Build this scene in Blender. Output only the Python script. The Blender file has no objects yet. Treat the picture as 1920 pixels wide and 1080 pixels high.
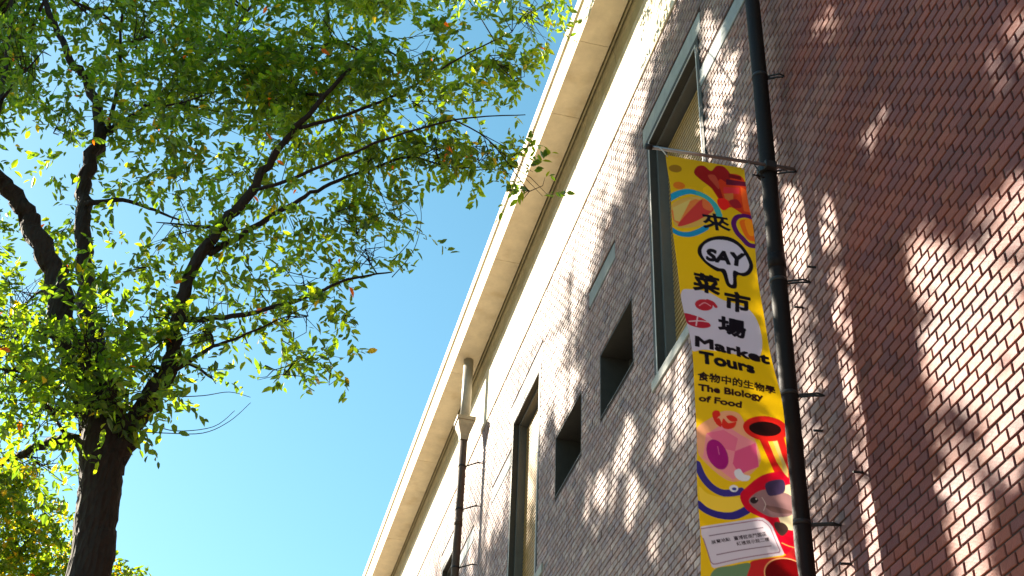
import bpy, bmesh, math, random
import numpy as np
from mathutils import Vector, Matrix
random.seed(7); rng = np.random.default_rng(11)
S = bpy.context.scene
COL = S.collection
# ------------------------------------------------------------------ camera, sky, sun, exposure
H = 1.6                                    # eye height above the pavement
cam = bpy.data.cameras.new('camera'); cam.sensor_width = 36.0; cam.lens = 36.0*2527.4/1920.0
cam.clip_start = .05; cam.clip_end = 2000
co = bpy.data.objects.new('camera', cam); COL.objects.link(co)
FW = Vector((0.17234799, 0.77527879, 0.60765037)); RT = Vector((0.96962425, -0.24222104, 0.03402621)); UP = Vector((-0.1735655, -0.58332818, 0.79347542))
M = Matrix((RT, UP, -FW)).transposed().to_4x4(); M.translation = Vector((0, 0, H)); co.matrix_world = M
S.camera = co
SUN = Vector((-0.595, 0.629, 0.5)).normalized()          # direction towards the sun
w = bpy.data.worlds.new('World'); S.world = w; w.use_nodes = True
nt = w.node_tree; bg = nt.nodes['Background']
sky = nt.nodes.new('ShaderNodeTexSky'); sky.sky_type = 'NISHITA'; sky.sun_disc = False
sky.sun_elevation = math.asin(SUN.z); sky.sun_rotation = math.atan2(SUN.x, SUN.y)
sky.air_density = 1.0; sky.dust_density = 0.4; sky.ozone_density = 2.0
hs = nt.nodes.new('ShaderNodeHueSaturation'); hs.inputs['Saturation'].default_value = 1.12; hs.inputs['Hue'].default_value = 0.466
nt.links.new(sky.outputs[0], hs.inputs['Color']); nt.links.new(hs.outputs[0], bg.inputs['Color'])
bg.inputs['Strength'].default_value = 0.06
sl = bpy.data.lights.new('sun', 'SUN'); sl.energy = 5.0; sl.angle = math.radians(.5); sl.color = (1, .89, .73)
so = bpy.data.objects.new('sun', sl); COL.objects.link(so)
so.rotation_euler = SUN.to_track_quat('Z', 'Y').to_euler(); so.location = SUN*60
S.view_settings.view_transform = 'Standard'; S.view_settings.look = 'None'
S.view_settings.exposure = 2.05; S.view_settings.gamma = 1.0; S.view_settings.use_curve_mapping = False

# ------------------------------------------------------------------ helpers
def srgb(r, g, b):
    f = lambda c: ((c/255+.055)/1.055)**2.4 if c > 10 else c/255/12.92
    return (f(r), f(g), f(b))
def mat(name, base, rough=.7, spec=.4, scale=0, amt=.25, bump=0, bscale=None, metal=0, attr=None, extra=None):
    m = bpy.data.materials.new(name); m.use_nodes = True; n = m.node_tree.nodes; l = m.node_tree.links
    p = n['Principled BSDF']; p.inputs['Roughness'].default_value = rough; p.inputs['Metallic'].default_value = metal
    p.inputs['Specular IOR Level'].default_value = spec
    tc = n.new('ShaderNodeTexCoord')
    if attr:
        c = n.new('ShaderNodeVertexColor'); c.layer_name = attr; src = c.outputs['Color']
    else:
        c = n.new('ShaderNodeRGB'); c.outputs[0].default_value = (*base, 1); src = c.outputs[0]
    if scale:
        t = n.new('ShaderNodeTexNoise'); t.inputs['Scale'].default_value = scale; t.inputs['Detail'].default_value = 6; t.inputs['Roughness'].default_value = .65
        l.new(tc.outputs['Object'], t.inputs['Vector'])
        mr = n.new('ShaderNodeMapRange'); mr.inputs[1].default_value = .25; mr.inputs[2].default_value = .75
        mr.inputs[3].default_value = 1-amt; mr.inputs[4].default_value = 1+amt
        l.new(t.outputs['Fac'], mr.inputs[0])
        mx = n.new('ShaderNodeMix'); mx.data_type = 'RGBA'; mx.blend_type = 'MULTIPLY'; mx.inputs['Factor'].default_value = 1
        l.new(src, mx.inputs['A']); l.new(mr.outputs[0], mx.inputs['B']); src = mx.outputs['Result']
        r2 = n.new('ShaderNodeMapRange'); r2.inputs[3].default_value = max(0, rough-.12); r2.inputs[4].default_value = min(1, rough+.12)
        l.new(t.outputs['Fac'], r2.inputs[0]); l.new(r2.outputs[0], p.inputs['Roughness'])
    l.new(src, p.inputs['Base Color'])
    if bump:
        t2 = n.new('ShaderNodeTexNoise'); t2.inputs['Scale'].default_value = bscale or scale*4; t2.inputs['Detail'].default_value = 8
        l.new(tc.outputs['Object'], t2.inputs['Vector'])
        b = n.new('ShaderNodeBump'); b.inputs['Strength'].default_value = bump; b.inputs['Distance'].default_value = .02
        l.new(t2.outputs['Fac'], b.inputs['Height']); l.new(b.outputs[0], p.inputs['Normal'])
    if extra: extra(m, n, l, p, tc, src)
    return m
def leafmat(name, attr, trans=.5, rough=.38):
    m = bpy.data.materials.new(name); m.use_nodes = True; n = m.node_tree.nodes; l = m.node_tree.links
    p = n['Principled BSDF']; p.inputs['Roughness'].default_value = rough; p.inputs['Specular IOR Level'].default_value = .5
    c = n.new('ShaderNodeVertexColor'); c.layer_name = attr; l.new(c.outputs['Color'], p.inputs['Base Color'])
    tr = n.new('ShaderNodeBsdfTranslucent')
    g = n.new('ShaderNodeMix'); g.data_type = 'RGBA'; g.blend_type = 'MULTIPLY'; g.inputs['Factor'].default_value = 1
    g.inputs['B'].default_value = (6.8, 5.9, .6, 1); l.new(c.outputs['Color'], g.inputs['A']); l.new(g.outputs['Result'], tr.inputs['Color'])
    ms = n.new('ShaderNodeMixShader'); ms.inputs[0].default_value = trans
    l.new(p.outputs[0], ms.inputs[1]); l.new(tr.outputs[0], ms.inputs[2]); l.new(ms.outputs[0], n['Material Output'].inputs['Surface'])
    return m
def tag(o, label=None, cat=None, group=None, kind=None):
    if label: o['label'] = label
    if cat: o['category'] = cat
    if group: o['group'] = group
    if kind: o['kind'] = kind
    return o
ORG = {}
def thing(name, loc, label, cat, group=None):
    o = bpy.data.objects.new(name, None); COL.objects.link(o); o.location = loc; o.empty_display_size = .3
    ORG[o.name] = Vector(loc); return tag(o, label, cat, group)
def link(name, me, parent=None, loc=None):
    o = bpy.data.objects.new(name, me); COL.objects.link(o)
    if parent is not None:
        o.parent = parent; ORG[o.name] = ORG[parent.name]
    if loc is not None: o.location = loc
    return o
def mesh(name, verts, faces, material, parent=None, smooth=False, colors=None, label=None, kind=None, cname='tint'):
    """verts in world metres; stored relative to the thing's base"""
    org = ORG[parent.name] if parent is not None else Vector((0, 0, 0))
    me = bpy.data.meshes.new(name)
    v = np.asarray(verts, dtype=np.float64) - np.array(org)
    me.from_pydata(v.tolist(), [], [list(f) for f in faces] if not isinstance(faces, np.ndarray) else faces.tolist())
    if material: me.materials.append(material)
    if smooth: me.polygons.foreach_set('use_smooth', [True]*len(me.polygons))
    if colors is not None:
        a = me.color_attributes.new(cname, 'FLOAT_COLOR', 'POINT')
        a.data.foreach_set('color', np.asarray(colors, dtype=np.float32).ravel())
    me.update()
    o = link(name, me, parent)
    if label: o['label'] = label
    if kind: o['kind'] = kind
    return o
class MB:
    def __init__(s): s.v = []; s.f = []
    def box(s, x0, x1, y0, y1, z0, z1):
        k = len(s.v)
        s.v += [(x0,y0,z0),(x1,y0,z0),(x1,y1,z0),(x0,y1,z0),(x0,y0,z1),(x1,y0,z1),(x1,y1,z1),(x0,y1,z1)]
        s.f += [tuple(k+i for i in q) for q in ((0,3,2,1),(4,5,6,7),(0,1,5,4),(1,2,6,5),(2,3,7,6),(3,0,4,7))]
        return s
    def bevbox(s, x0, x1, y0, y1, z0, z1, b=.004):
        bm = bmesh.new(); bmesh.ops.create_cube(bm, size=1)
        for v in bm.verts: v.co = ((x0+x1)/2+v.co.x*(x1-x0), (y0+y1)/2+v.co.y*(y1-y0), (z0+z1)/2+v.co.z*(z1-z0))
        bmesh.ops.bevel(bm, geom=bm.edges[:], offset=b, segments=1, affect='EDGES')
        s.add_bm(bm); return s
    def add_bm(s, bm):
        k = len(s.v); bm.verts.index_update()
        s.v += [tuple(v.co) for v in bm.verts]; s.f += [tuple(k+v.index for v in f.verts) for f in bm.faces]; bm.free()
    def tube(s, pts, rad, n=8, cap=True, noise=0.):
        P = [Vector(p) for p in pts]
        if not hasattr(rad, '__len__'): rad = [rad]*len(P)
        k0 = len(s.v); prev = None
        for i, p in enumerate(P):
            t = (P[min(i+1, len(P)-1)]-P[max(i-1, 0)]).normalized()
            if prev is None: u = t.orthogonal().normalized()
            else: u = (prev - t*prev.dot(t)).normalized()
            prev = u; vv = t.cross(u)
            for j in range(n):
                a = 2*math.pi*j/n; r = rad[i]*(1+(random.uniform(-noise, noise) if noise else 0))
                s.v.append(tuple(p+(u*math.cos(a)+vv*math.sin(a))*r))
        for i in range(len(P)-1):
            for j in range(n):
                a = k0+i*n+j; b = k0+i*n+(j+1) % n
                s.f.append((a, b, b+n, a+n))
        if cap:
            s.f.append(tuple(k0+n-1-j for j in range(n))); e = k0+(len(P)-1)*n; s.f.append(tuple(e+j for j in range(n)))
        return s
    def prism_y(s, prof, y0, y1):
        k = len(s.v); n = len(prof)
        s.v += [(x, y0, z) for x, z in prof]+[(x, y1, z) for x, z in prof]
        for i in range(n):
            j = (i+1) % n; s.f.append((k+i, k+j, k+n+j, k+n+i))
        s.f += [tuple(k+n-1-i for i in range(n)), tuple(k+n+i for i in range(n))]
        return s
    def build(s, name, m, parent=None, smooth=False, **kw): return mesh(name, s.v, s.f, m, parent, smooth, **kw)

def crom(pts, sub=6, closed=False):
    P = [np.array(p, float) for p in pts]; n = len(P); out = []
    seg = n if closed else n-1
    for i in range(seg):
        if closed: a, b, c, d = P[(i-1) % n], P[i], P[(i+1) % n], P[(i+2) % n]
        else: a, b, c, d = P[max(i-1, 0)], P[i], P[i+1], P[min(i+2, n-1)]
        for k in range(sub):
            t = k/sub; out.append(.5*((2*b)+(c-a)*t+(2*a-5*b+4*c-d)*t*t+(3*b-a-3*c+d)*t**3))
    if not closed: out.append(P[-1])
    return out

# ------------------------------------------------------------------ materials
def stain(m, n, l, p, tc, src, sc=(3, 3, .5), lo=.55, hi=.9, tone_=(.72, .62, .45, 1)):                       # faint rain streaks and grime on the concrete
    t = n.new('ShaderNodeTexNoise'); t.inputs['Scale'].default_value = 1.0; t.inputs['Detail'].default_value = 5
    mp = n.new('ShaderNodeMapping'); mp.inputs['Scale'].default_value = sc; l.new(tc.outputs['Object'], mp.inputs['Vector']); l.new(mp.outputs[0], t.inputs['Vector'])
    r = n.new('ShaderNodeMapRange'); r.inputs[1].default_value = lo; r.inputs[2].default_value = hi; l.new(t.outputs['Fac'], r.inputs[0])
    mx = n.new('ShaderNodeMix'); mx.data_type = 'RGBA'; mx.blend_type = 'MULTIPLY'; mx.inputs['B'].default_value = tone_
    l.new(r.outputs[0], mx.inputs['Factor']); l.new(src, mx.inputs['A']); l.new(mx.outputs['Result'], p.inputs['Base Color'])
def streak(m, n, l, p, tc, src): stain(m, n, l, p, tc, src, (5, 5, .22), .5, .72, (.80, .66, .42, 1))
M_BED = mat('shade_toned_moulding', (.40, .34, .20), .8, .25, 6, .2, .15, 60)  # dark olive stands in for the deep shade under the cornice
M_EDGE = mat('bare_steel_edge', (.55, .53, .48), .45, .5)
M_CREAM = mat('cream_concrete', (.62, .53, .375), .75, .3, 5, .16, .15, 60, extra=stain)
M_FRIEZE = mat('cream_render', (.68, .61, .47), .8, .25, 4, .14, .12, 70, extra=streak)
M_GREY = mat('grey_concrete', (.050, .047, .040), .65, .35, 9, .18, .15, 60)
M_BAND = mat('blue_grey_concrete', (.26, .29, .29), .7, .3, 9, .2, .15, 60)
M_PALE = mat('pale_concrete', (.34, .35, .32), .7, .35, 9, .22, .2, 60)
M_BRICK = mat('red_brick_tile', None, .52, .2, 38, .2, .22, 120, attr='tint')
M_MORTAR = mat('dark_mortar', (.055, .042, .038), .9, .2, 20, .25, .3, 90)
M_FRAME = mat('grey_window_paint', (.12, .12, .11), .4, .5, 12, .1)
M_LOUVRE = mat('ochre_louvre', (.42, .27, .10), .55, .4, 14, .22)
M_SLOT = mat('louvre_slot_shade', (.03, .02, .013), .8, .2)  # shade between the louvre blades, put in as a dark brown
M_DARK = mat('dark_window_glass', (.012, .014, .016), .12, .5)
M_PIPE = mat('dark_brown_pipe_paint', (.011, .007, .0055), .55, .15, 10, .35, .1, 60)
M_RUST = mat('brown_pipe_paint', (.075, .050, .036), .6, .3, 10, .35, .1, 60)
M_HEAD = mat('beige_cast_iron', (.33, .28, .20), .6, .3, 10, .25, .1, 60)
M_SPOUT = mat('grey_zinc_pipe', (.30, .28, .23), .45, .4, 10, .2)
M_IRON = mat('black_iron', (.012, .011, .011), .5, .4)
M_ROD = mat('steel_rod', (.30, .26, .25), .3, .5, metal=.7)
M_CORD = mat('white_cord', (.5, .48, .44), .8, .2)
def barkx(m, n, l, p, tc, src):
    v = n.new('ShaderNodeTexVoronoi'); v.inputs['Scale'].default_value = 26; mp = n.new('ShaderNodeMapping'); mp.inputs['Scale'].default_value = (1, 1, .3)
    l.new(tc.outputs['Object'], mp.inputs['Vector']); l.new(mp.outputs[0], v.inputs['Vector'])
    b = n.new('ShaderNodeBump'); b.inputs['Strength'].default_value = .9; b.inputs['Distance'].default_value = .03
    l.new(v.outputs['Distance'], b.inputs['Height']); l.new(b.outputs[0], p.inputs['Normal'])
M_BARK = mat('furrowed_bark', (.024, .0165, .0125), .85, .2, 14, .4, extra=barkx)
M_LEAF = leafmat('green_leaf', 'tint', .55)
M_PAVE = mat('pavement_slabs', (.17, .155, .13), .8, .3, 3, .15, .1, 80)
M_ASPH = mat('asphalt', (.055, .055, .057), .9, .3, 4, .2, .2, 150)
M_SOIL = mat('ground_soil', (.08, .068, .05), .95, .2, 1.5, .3, .2, 40)
M_ROOF = mat('roof_concrete', (.3, .29, .27), .8, .3, 3, .2)

# ------------------------------------------------------------------ ground
MB().box(-260, 260, -260, 260, -.5, -.14).build('ground', M_SOIL, kind='structure')
MB().box(-16, -5, -120, 160, -.139, -.13).build('road', M_ASPH, kind='structure')
MB().box(-4.8, 3.0, -60, 120, -.135, 0).build('pavement', M_PAVE, kind='structure')
MB().bevbox(-5.0, -4.803, -60, 120, -.135, .012, .012).build('kerb', M_PALE, kind='structure')

# ------------------------------------------------------------------ brick building
BLD = thing('brick_building', (3, 16, 0), 'red brick building with cream concrete cornice and narrow recessed windows', 'building')
Y0, Y1 = -3.0, 38.0
WX = 3.0                                   # outer face of the bricks
TALL = [(2.93, 4.09), (7.0, 8.2), (11.9, 13.1), (16.0, 17.2), (20.9, 22.1), (25.8, 27.0)]
TZ = (5.83+H, 8.31+H)
SMALL = [(8.75, 9.69), (10.28, 11.2), (17.75, 18.68), (19.3, 20.22), (26.6+1.2, 28.7)]
SZ = (6.32+H, 7.0+H)
OPEN = [(a, b)+TZ for a, b in TALL]+[(a, b)+SZ for a, b in SMALL]
FRZ = 9.23+H                               # bottom of the frieze
SOF = 10.35+H                              # underside of the cornice
# backing wall with real openings
ys = sorted({Y0, Y1, *[o[0] for o in OPEN], *[o[1] for o in OPEN]}); zs = sorted({-.1, 11.4+H, *[o[2] for o in OPEN], *[o[3] for o in OPEN]})
bw = MB()
for a, b in zip(ys, ys[1:]):
    zz = zs[0]; segs = []
    for c, d in zip(zs, zs[1:]):
        hole = any(o[0] < (a+b)/2 < o[1] and o[2] < (c+d)/2 < o[3] for o in OPEN)
        if hole:
            if c > zz: segs.append((zz, c))
            zz = d
    segs.append((zz, zs[-1]))
    for c, d in segs: bw.box(WX+.008, WX+.42, a, b, c, d)
bw.build('wall', M_MORTAR, BLD)
sh = MB(); sh.box(8.7, 9.0, Y0, Y1, -.1, 11.4+H); sh.box(WX+.43, 8.69, Y0, Y0+.3, -.1, 11.4+H); sh.box(WX+.43, 8.69, Y1-.3, Y1, -.1, 11.4+H)
sh.build('rear_wall', M_MORTAR, BLD)
MB().box(WX+.0, 9.1, Y0-.05, Y1+.05, 11.403+H, 11.6+H).build('roof', M_ROOF, BLD)

# concrete lintels, sills, bands let into the brickwork
plates = []                                 # y0,y1,z0,z1 kept clear of bricks
def plate(name, y0, y1, z0, z1, proud, m, d=.05):
    plates.append((y0, y1, z0, z1)); return MB().bevbox(WX-proud, WX+d, y0, y1, z0, z1, .004).build(name, m, BLD)
for a, b in TALL:
    plate('lintel', a-.12, b+.14, TZ[1]+.058, TZ[1]+.26, .001, M_PALE)
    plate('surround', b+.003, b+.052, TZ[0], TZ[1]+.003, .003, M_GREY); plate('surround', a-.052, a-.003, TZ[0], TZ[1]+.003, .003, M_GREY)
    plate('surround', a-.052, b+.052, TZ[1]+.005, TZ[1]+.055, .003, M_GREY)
    plate('sill', a-.30, b+.10, TZ[0]-.10, TZ[0]-.002, .014, M_PALE, .20)
for a, b in ((5.98, 7.0-.02), (9.2, 10.02), (13.15, 14.1), (15.1, 15.98)):
    plate('concrete_band', a, b, 7.77+H, 7.95+H, .002, M_BAND)

# bricks: 110 x 52 mm faces, half bond
CH, CL_ = .0615, .120
zb0, zb1, yb0, yb1 = .25, FRZ-.012, -1.0, 30.0
excl = OPEN+plates
PAL = np.array([(.180,.052,.036),(.20,.058,.038),(.172,.049,.036),(.205,.066,.042),(.150,.047,.041),(.172,.052,.043),(.195,.053,.034),(.132,.042,.038)])
def brick_shape(w_, h_, d0, tilt=0):
    b = .0035
    f = [(-d0, -w_/2+b, -h_/2+b), (-d0, w_/2-b, -h_/2+b), (-d0+tilt, w_/2-b, h_/2-b), (-d0+tilt, -w_/2+b, h_/2-b)]
    r = [(-d0+b, -w_/2, -h_/2), (-d0+b, w_/2, -h_/2), (-d0+b, w_/2, h_/2), (-d0+b, -w_/2, h_/2)]
    k = [(.010, -w_/2, -h_/2), (.010, w_/2, -h_/2), (.010, w_/2, h_/2), (.010, -w_/2, h_/2)]
    return f+r+k
BF = [(0,3,2,1)]+[(4+i, i, (i+1) % 4, 4+(i+1) % 4)[::-1] for i in range(4)]+[(8+i, 4+i, 4+(i+1) % 4, 8+(i+1) % 4)[::-1] for i in range(4)]
cand = []
row = 0; z = zb0+CH/2
while z < zb1-.02:
    off = (row % 2)*CL_/2; y = yb0+off; 
    h0 = z-.026; h1 = z+.026
    while y < yb1:
        a, b = y+.005, y+CL_-.005
        ok = True; rects = [(a, b)]
        for (p, q, r_, s_) in excl:
            if h1 > r_+.008 and h0 < s_-.008:
                nr = []
                for (c, d) in rects:
                    if d <= p or c >= q: nr.append((c, d))
                    else:
                        if c < p-.02: nr.append((c, p-.003))
                        if d > q+.02: nr.append((q+.003, d))
                rects = nr
        for c, d in rects:
            if d-c > .02: cand.append(((c+d)/2, z, d-c))
        y += CL_
    z += CH; row += 1
cand = np.array(cand); nb = len(cand)
# wide bands of tone so the wall is not one even colour
def vnoise(y, z, s, seed):
    r = np.random.default_rng(seed); g = r.random((64, 64)); yy = y/s; zz = z/s
    i = np.floor(yy).astype(int); j = np.floor(zz).astype(int); fy = yy-i; fz = zz-j; fy = fy*fy*(3-2*fy); fz = fz*fz*(3-2*fz)
    G = lambda a, b: g[a % 64, b % 64]
    return (G(i,j)*(1-fy)+G(i+1,j)*fy)*(1-fz)+(G(i,j+1)*(1-fy)+G(i+1,j+1)*fy)*fz
tone = .80+.34*vnoise(cand[:,0], cand[:,1], .9, 3)+.12*vnoise(cand[:,0], cand[:,1], .25, 4)
PAL2 = np.array([(.25,.165,.140),(.29,.20,.170),(.23,.146,.128),(.32,.235,.20),(.215,.145,.14),(.265,.157,.125)])   # paler, greyer bricks beyond the pipe
wx_ = np.clip((cand[:, 0]-5.15)/1.3+.7*(vnoise(cand[:, 0], cand[:, 1], .5, 8)-.5), 0, 1)[:, None]
bcol = (PAL[rng.integers(0, len(PAL), nb)]*(1-wx_)+PAL2[rng.integers(0, len(PAL2), nb)]*wx_)*tone[:, None]*rng.uniform(.86, 1.14, nb)[:, None]
soot = rng.random(nb) < .03; bcol[soot] *= .6
# the 300 that show largest
pos = np.stack([np.full(nb, WX), cand[:,0], cand[:,1]-H], 1)
dep = pos@np.array(FW); px = pos@np.array(RT)/dep*2527.4; py = pos@np.array(UP)/dep*2527.4
inside = (np.abs(px) < 950) & (np.abs(py) < 530) & (cand[:,2] > .09)
order = np.argsort(np.where(inside, np.linalg.norm(pos, axis=1), 1e9))
single = set(order[:300].tolist())
V = []; Fs = []; Cc = []
var = {}
for i in range(nb):
    y, z, wd = cand[i]
    d0 = rng.uniform(-.0015, .0018); tl = rng.uniform(-.0014, .0014); hh = .052+rng.uniform(-.0015, .0015)
    if i in single:
        k = i % 40
        if k not in var:
            me = bpy.data.meshes.new('brick'); me.from_pydata(brick_shape(.110, hh, d0, tl), [], BF); me.materials.append(M_BRICK)
            at = me.color_attributes.new('tint', 'FLOAT_COLOR', 'POINT'); at.data.foreach_set('color', np.tile(np.append(bcol[i], 1), 12).astype(np.float32))
            var[k] = me
        o = bpy.data.objects.new('brick', var[k]); COL.objects.link(o); o.parent = BLD
        o.location = Vector((WX, y+random.uniform(-.001, .001), z))-ORG[BLD.name]
        continue
    k = len(V)
    V += [(WX+a, y+b, z+c) for a, b, c in brick_shape(wd, hh, d0, tl)]
    Fs += [tuple(k+j for j in f) for f in BF]
    Cc.append(np.tile(np.append(bcol[i], 1), 12))
mesh('brickwork', V, Fs, M_BRICK, BLD, colors=np.concatenate(Cc), kind='stuff')

# frieze panels and cornice blocks
y = Y0; yy = [Y0]
while y < Y1-1.3: y += 1.226; yy.append(y)
yy.append(Y1)
for a, b in zip(yy, yy[1:]):
    MB().bevbox(WX-.012, WX+.007, a+.004, b-.004, FRZ+.012, SOF-.05, .004).build('frieze_panel', M_FRIEZE, BLD)
FX = 2.5875
prof = [(FX, SOF), (FX, SOF+.40), (FX-.025, SOF+.42), (FX-.025, SOF+.58), (FX+.02, SOF+.60), (3.3, SOF+.62), (3.3, SOF+.06), (2.905, SOF+.06), (2.905, SOF)]
cut = [Y0-.3, 1.2, 4.0, 6.5, 9.0, 10.07, 12.7, 15.3, 17.8, 20.5, 23.5, 26.5, 29.5, 32.5, 35.5, Y1+.3]
for a, b in zip(cut, cut[1:]):
    MB().prism_y(prof, a+.003, b-.003).build('cornice_block', M_CREAM, BLD)
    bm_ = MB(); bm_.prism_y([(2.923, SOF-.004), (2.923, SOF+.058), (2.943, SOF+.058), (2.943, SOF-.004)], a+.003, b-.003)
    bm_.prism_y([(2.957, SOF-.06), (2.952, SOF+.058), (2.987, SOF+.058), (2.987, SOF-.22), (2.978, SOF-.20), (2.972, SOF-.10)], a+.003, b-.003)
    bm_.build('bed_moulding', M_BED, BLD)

# windows: jambs, steel frame, louvre blades
def tall_window(a, b):
    z0, z1 = TZ
    R = MB(); d = .075
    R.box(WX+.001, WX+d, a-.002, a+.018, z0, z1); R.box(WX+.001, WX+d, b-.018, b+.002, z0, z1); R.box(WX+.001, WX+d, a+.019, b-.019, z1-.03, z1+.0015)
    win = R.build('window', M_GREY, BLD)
    Fm = MB(); e = .03
    Fm.bevbox(WX+d-.012, WX+.20, a+.018, a+.018+e, z0+.002, z1-.031, .003); Fm.bevbox(WX+d-.012, WX+.20, b-.018-e, b-.018, z0+.002, z1-.031, .003)
    Fm.bevbox(WX+d-.010, WX+.20, a+.050, b-.050, z1-.063, z1-.0312, .003); Fm.bevbox(WX+d-.010, WX+.20, a+.050, b-.050, z0+.003, z0+.034, .003)
    Fm.build('frame', M_FRAME, win)
    E = MB(); E.box(WX-.004, WX+.02, b-.0175, b-.004, z0+.003, z1-.02); E.box(WX-.004, WX+.02, a+.004, a+.0175, z0+.003, z1-.02); E.box(WX-.004, WX+.02, a+.004, b-.004, z1-.0185, z1-.004)
    E.build('edge_strip', M_EDGE, win)
    L = MB(); B = MB(); z = z0+.06
    while z < z1-.085:
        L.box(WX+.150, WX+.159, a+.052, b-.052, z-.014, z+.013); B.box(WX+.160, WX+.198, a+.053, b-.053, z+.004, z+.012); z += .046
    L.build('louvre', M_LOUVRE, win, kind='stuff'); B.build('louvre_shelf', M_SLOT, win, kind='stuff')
    MB().box(WX+.205, WX+.215, a+.02, b-.02, z0, z1-.03).build('backing_panel', M_DARK, win)
def small_window(a, b):
    z0, z1 = SZ; R = MB(); d = .33
    R.box(WX+.001, WX+d, a-.002, a+.015, z0-.001, z1+.001); R.box(WX+.001, WX+d, b-.015, b+.002, z0-.001, z1+.001)
    R.box(WX+.001, WX+d, a+.016, b-.016, z1-.015, z1+.0015); R.box(WX+.001, WX+d, a+.016, b-.016, z0-.0015, z0+.015)
    win = R.build('window', M_GREY, BLD)
    Fm = MB()
    for p, q in ((a+.016, a+.05), ((a+b)/2-.015, (a+b)/2+.015), (b-.05, b-.016)): Fm.box(WX+d-.06, WX+d-.01, p, q, z0+.016, z1-.016)
    Fm.build('frame', M_FRAME, win)
    MB().box(WX+d-.005, WX+d+.004, a+.016, b-.016, z0+.016, z1-.016).build('pane', M_DARK, win)
for a, b in TALL: tall_window(a, b)
for a, b in SMALL: small_window(a, b)

# little iron wall hooks beside the pipe
for hy, hz in ((5.72, 6.62), (5.50, 4.85), (5.72, 4.72), (5.66, 3.85), (5.55, 3.02), (5.3, 3.4)):
    MB().tube([(WX+.01, hy, hz+H), (WX-.05, hy+.004, hz+H-.004)], .007, 6).build('wall_hook', M_IRON, BLD)

# ------------------------------------------------------------------ drainpipes
def drainpipe(Yp, x_lo, x_hi, brs, wall_y, label, M_PIPE):
    t = thing('drainpipe', (x_lo, Yp, 0), label, 'drainpipe', 'drainpipes down the brick wall')
    ztop = (9.10 if Yp > 10 else 8.95)+H
    X = lambda z: x_lo+(x_hi-x_lo)*max(0, min(1, (z-H-3.)/4.0))
    P = MB(); pts = [(X(z), Yp, z) for z in np.linspace(.25, ztop, 14)]
    P.tube(pts, .050, 18); P.build('pipe', M_PIPE, t, True)
    for zc in (1.9+H, 4.95+H, 7.9+H):
        MB().tube([(X(zc), Yp, zc-.05), (X(zc), Yp, zc+.05)], .0530, 18).build('collar', M_PIPE, t, True)
    hx = X(ztop)
    bm = bmesh.new(); rings = []
    for (hw, zz) in ((.052, ztop-.02), (.060, ztop+.06), (.105, ztop+.20), (.105, ztop+.245), (.122, ztop+.25), (.122, ztop+.30), (.095, ztop+.30), (.095, ztop+.22)):
        rings.append([bm.verts.new((hx+sx*hw, Yp+sy*hw, zz)) for sx, sy in ((-1,-1),(1,-1),(1,1),(-1,1))])
    for r0, r1 in zip(rings, rings[1:]):
        for i in range(4): bm.faces.new((r0[i], r0[(i+1) % 4], r1[(i+1) % 4], r1[i]))
    bm.faces.new(rings[-1]); bm.faces.new(rings[0][::-1]); bmesh.ops.recalc_face_normals(bm, faces=bm.faces[:])
    hb = MB(); hb.add_bm(bm); hb.build('rainwater_head', M_HEAD if M_PIPE == M_RUST else M_PIPE, t)
    MB().tube([(hx, Yp, ztop+.22), (hx, Yp, SOF+.02)], .066, 18).build('spout', M_SPOUT, t, True)
    for zb in brs:
        x = X(zb+H); Bk = MB(); zz = zb+H
        Bk.tube([(x, Yp, zz-.012), (x, Yp, zz+.012)], .0535, 18)
        br = Bk.build('bracket', M_IRON, t, True)
        Rd = MB()
        for dy, dz in ((-.022, .0), (.022, .012)):
            Rd.tube([(x+.04, Yp+dy, zz+dz), (x+(WX-x)*.75, wall_y+dy, zz+dz), (WX+.012, wall_y+dy*.3, zz+dz)], .0065, 6)
        Rd.build('stay', M_IRON, br)
    return t
drainpipe(5.645, 2.803, 2.862, (3.25, 4.03, 4.81, 5.67, 6.51, 7.35, 8.2), 5.60, 'dark iron drainpipe with wall stays behind the yellow banner', M_PIPE)
drainpipe(14.95, 2.755, 2.765, (5.6, 6.5, 7.28, 8.08, 8.70), 14.80, 'brown drainpipe with flared rainwater head below the cornice, beyond the second tall window', M_RUST)

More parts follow.
